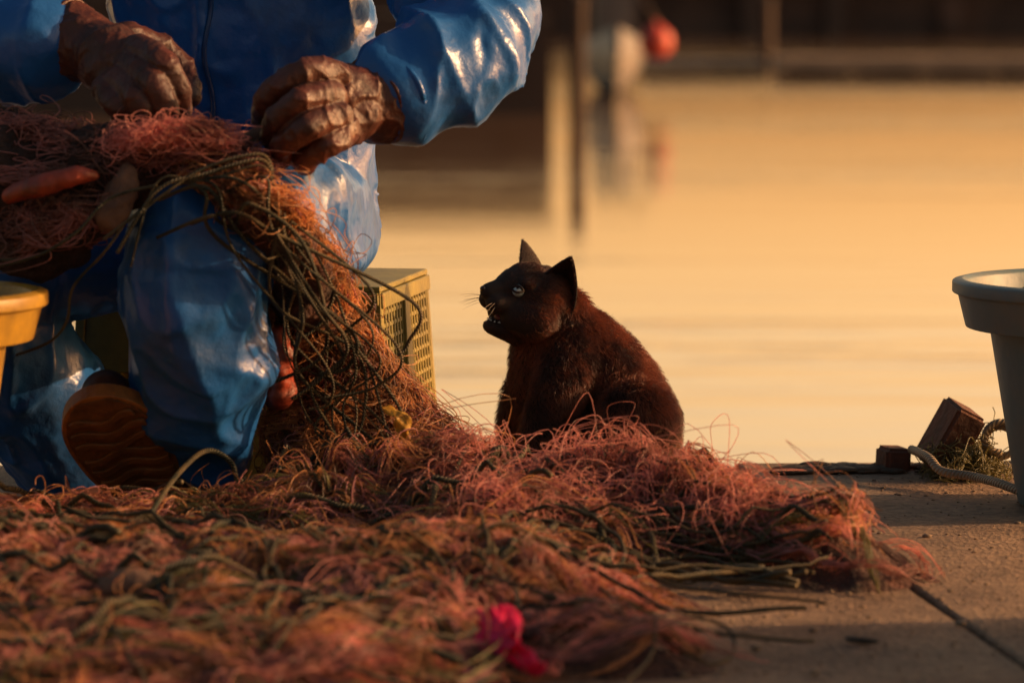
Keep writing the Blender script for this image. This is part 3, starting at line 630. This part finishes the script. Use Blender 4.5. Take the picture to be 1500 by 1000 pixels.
for sy in (1,-1):
    tooth(.070,.009*sy,-.028,-.0040,.0014); tooth(.062,.0095*sy,-.0425,.0040,.0014)
    for k in range(5): tooth(.057-k*.0055,(.0140+k*.001)*sy,-.0415,.0032,.0028)
for k in range(-2,3): tooth(.066,k*.0028,-.042,.0026,.0014)
mesh('teeth',tv,tf,M_tooth,cat)
def sample(ob,k):
    me=ob.data; me.calc_loop_triangles(); nv=len(me.vertices)
    co=np.empty(nv*3); me.vertices.foreach_get('co',co); co=co.reshape(-1,3); no=np.empty(nv*3); me.vertices.foreach_get('normal',no); no=no.reshape(-1,3)
    t=np.empty(len(me.loop_triangles)*3,int); me.loop_triangles.foreach_get('vertices',t); t=t.reshape(-1,3)
    a,b,c=co[t[:,0]],co[t[:,1]],co[t[:,2]]; ar=np.linalg.norm(np.cross(b-a,c-a),axis=1); i=rng.choice(len(t),k,p=ar/ar.sum())
    r1=np.sqrt(rng.random(k))[:,None]; r2=rng.random(k)[:,None]; w0=1-r1;w1=r1*(1-r2);w2=r1*r2
    p=w0*a[i]+w1*b[i]+w2*c[i]; n=w0*no[t[i,0]]+w1*no[t[i,1]]+w2*no[t[i,2]]; n/=np.linalg.norm(n,axis=1)[:,None]+1e-9; return p,n
def fur(n,p,no,flow,L,rad,lift=.35,npt=5,rnd=.35,cl=1.0,mat=None):
    k=len(p); fl=flow+rnd*rng.normal(0,1,(k,3))+cl*(np.stack([vn(p*34),vn(p*34+40),vn(p*34+80)],1)-.5); fl-=no*(fl*no).sum(1)[:,None]; fl/=np.linalg.norm(fl,axis=1)[:,None]+1e-6
    out=np.zeros((k,npt,3))
    for j in range(npt):
        t=j/(npt-1); out[:,j]=p-no*.001+L[:,None]*(fl*t*(1-.15*t)+no*lift*(t-.45*t*t)*1.3)
    R=rad*np.linspace(1,.15,npt)[None,:]*np.ones((k,1)); hair(n,out,R,mat or M_fur,cat)
hcn=np.array(HC); HR=np.array([[f.x,l.x,u.x],[f.y,l.y,u.y],[f.z,l.z,u.z]])
p,no=sample(bod,72000); fl=np.tile([.45,0,-1.0],(len(p),1)); L=rng.uniform(.009,.024,len(p))*np.clip((p[:,2]-.0)/.12,.4,1)*(.75+.6*vn(p*25))
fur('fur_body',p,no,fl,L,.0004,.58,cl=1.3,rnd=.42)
p,no=sample(head,44000); lp=((p-hcn)@HR)/HS
keep=np.ones(len(p),bool)
for sy in (1,-1): keep&=np.linalg.norm(lp-np.array([.0545,.0310*sy,.0130]),axis=1)>.0080
keep&=~((lp[:,0]>.084)&(np.abs(lp[:,1])<.005)&(lp[:,2]>-.006))
p,no,lp=p[keep],no[keep],lp[keep]
fl=(p-HL(.11,0,.0)); fl/=np.linalg.norm(fl,axis=1)[:,None]; fl[:,2]-=.25
L=np.interp(lp[:,0],[-.05,.0,.05,.085],[.022,.015,.005,.0028])*rng.uniform(.7,1.25,len(p))
mouth=(lp[:,2]<-.027)&(lp[:,2]>-.044)&(lp[:,0]>.03); L=np.where(mouth,np.minimum(L,.002),L)
fr=lp[:,0]>.01+.012*rng.normal(0,1,len(p))
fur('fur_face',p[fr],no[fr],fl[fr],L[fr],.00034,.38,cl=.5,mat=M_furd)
fur('fur_nape',p[~fr],no[~fr],fl[~fr],L[~fr],.00038,.5,cl=.9)
for i,e in enumerate(ears):
    p,no=sample(e,9000); sgn=np.where(rng.random(len(p))<.5,1,-1)[:,None]; up=np.array(u)
    fur('fur_ear_%d'%i,p+no*sgn*.0012,no*sgn,np.tile(up,(len(p),1)),rng.uniform(.003,.0075,len(p)),.0003,.45,mat=M_furd)
wk=[]
for sy,nk in ((1,3),(-1,9)):
    for k in range(nk):
        b=HL(.074-.003*(k%3),.017*sy,-.012-.003*(k//3)); d=np.array(f)*random.uniform(.2,.7)+np.array(l)*sy*(.8 if sy<0 else .35)+np.array(u)*random.uniform(-.4,-.05); d/=np.linalg.norm(d); Lw=random.uniform(.035,.055)
        wk.append([b+d*Lw*t-np.array([0,0,.010*t*t]) for t in np.linspace(0,1,6)])
hair('whiskers',np.array(wk),np.linspace(.0003,.0001,6)[None,:],M_whisk,cat)
# ---------------------------------------------------------------- light, world, camera
SUN_EL=math.radians(18); SUN_AZ=math.radians(84)   # azimuth clockwise from +Y
sd=Vector((math.sin(SUN_AZ)*math.cos(SUN_EL),math.cos(SUN_AZ)*math.cos(SUN_EL),math.sin(SUN_EL)))
sl=bpy.data.lights.new('sun','SUN'); sl.energy=5; sl.angle=math.radians(.6); sl.color=(1,.57,.27)
so=bpy.data.objects.new('sun',sl); so.rotation_euler=sd.to_track_quat('Z','Y').to_euler(); S.collection.objects.link(so)
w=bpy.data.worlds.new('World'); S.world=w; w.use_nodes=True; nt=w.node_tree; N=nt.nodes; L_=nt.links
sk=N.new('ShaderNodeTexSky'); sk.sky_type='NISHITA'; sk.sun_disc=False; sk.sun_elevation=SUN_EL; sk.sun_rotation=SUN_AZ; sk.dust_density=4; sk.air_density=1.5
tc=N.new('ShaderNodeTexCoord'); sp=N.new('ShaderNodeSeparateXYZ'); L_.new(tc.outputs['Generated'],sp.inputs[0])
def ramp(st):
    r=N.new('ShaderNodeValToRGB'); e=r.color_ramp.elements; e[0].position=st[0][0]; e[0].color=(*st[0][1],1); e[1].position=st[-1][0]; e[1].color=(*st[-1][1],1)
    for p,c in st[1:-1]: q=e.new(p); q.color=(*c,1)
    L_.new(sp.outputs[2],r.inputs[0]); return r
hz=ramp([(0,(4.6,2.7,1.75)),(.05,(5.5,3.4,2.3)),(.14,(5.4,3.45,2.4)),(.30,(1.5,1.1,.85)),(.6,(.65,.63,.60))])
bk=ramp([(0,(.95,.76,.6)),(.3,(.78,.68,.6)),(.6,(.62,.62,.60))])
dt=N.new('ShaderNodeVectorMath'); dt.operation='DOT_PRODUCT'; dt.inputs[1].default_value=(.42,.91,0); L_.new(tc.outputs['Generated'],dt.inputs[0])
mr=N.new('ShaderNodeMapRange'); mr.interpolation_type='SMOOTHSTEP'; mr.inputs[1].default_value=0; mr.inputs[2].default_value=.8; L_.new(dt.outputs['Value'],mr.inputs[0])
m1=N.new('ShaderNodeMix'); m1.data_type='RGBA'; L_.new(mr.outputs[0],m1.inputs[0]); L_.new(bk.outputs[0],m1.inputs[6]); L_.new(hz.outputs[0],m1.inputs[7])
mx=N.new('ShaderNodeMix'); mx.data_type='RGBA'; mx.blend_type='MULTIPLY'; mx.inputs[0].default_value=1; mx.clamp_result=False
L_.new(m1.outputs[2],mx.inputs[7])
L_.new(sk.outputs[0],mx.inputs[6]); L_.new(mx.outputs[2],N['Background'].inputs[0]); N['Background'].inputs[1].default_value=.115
cd=bpy.data.cameras.new('camera'); cd.lens=120; cd.sensor_width=36; cd.clip_end=3000; cd.clip_start=.1
cd.dof.use_dof=True; cd.dof.focus_distance=5.45; cd.dof.aperture_fstop=3.6
co=bpy.data.objects.new('camera',cd); co.location=(0,0,CAMH); co.rotation_euler=(math.radians(90)-math.atan(.1),0,0); S.collection.objects.link(co); S.camera=co
S.view_settings.view_transform='Standard'; S.view_settings.look='None'; S.view_settings.exposure=0
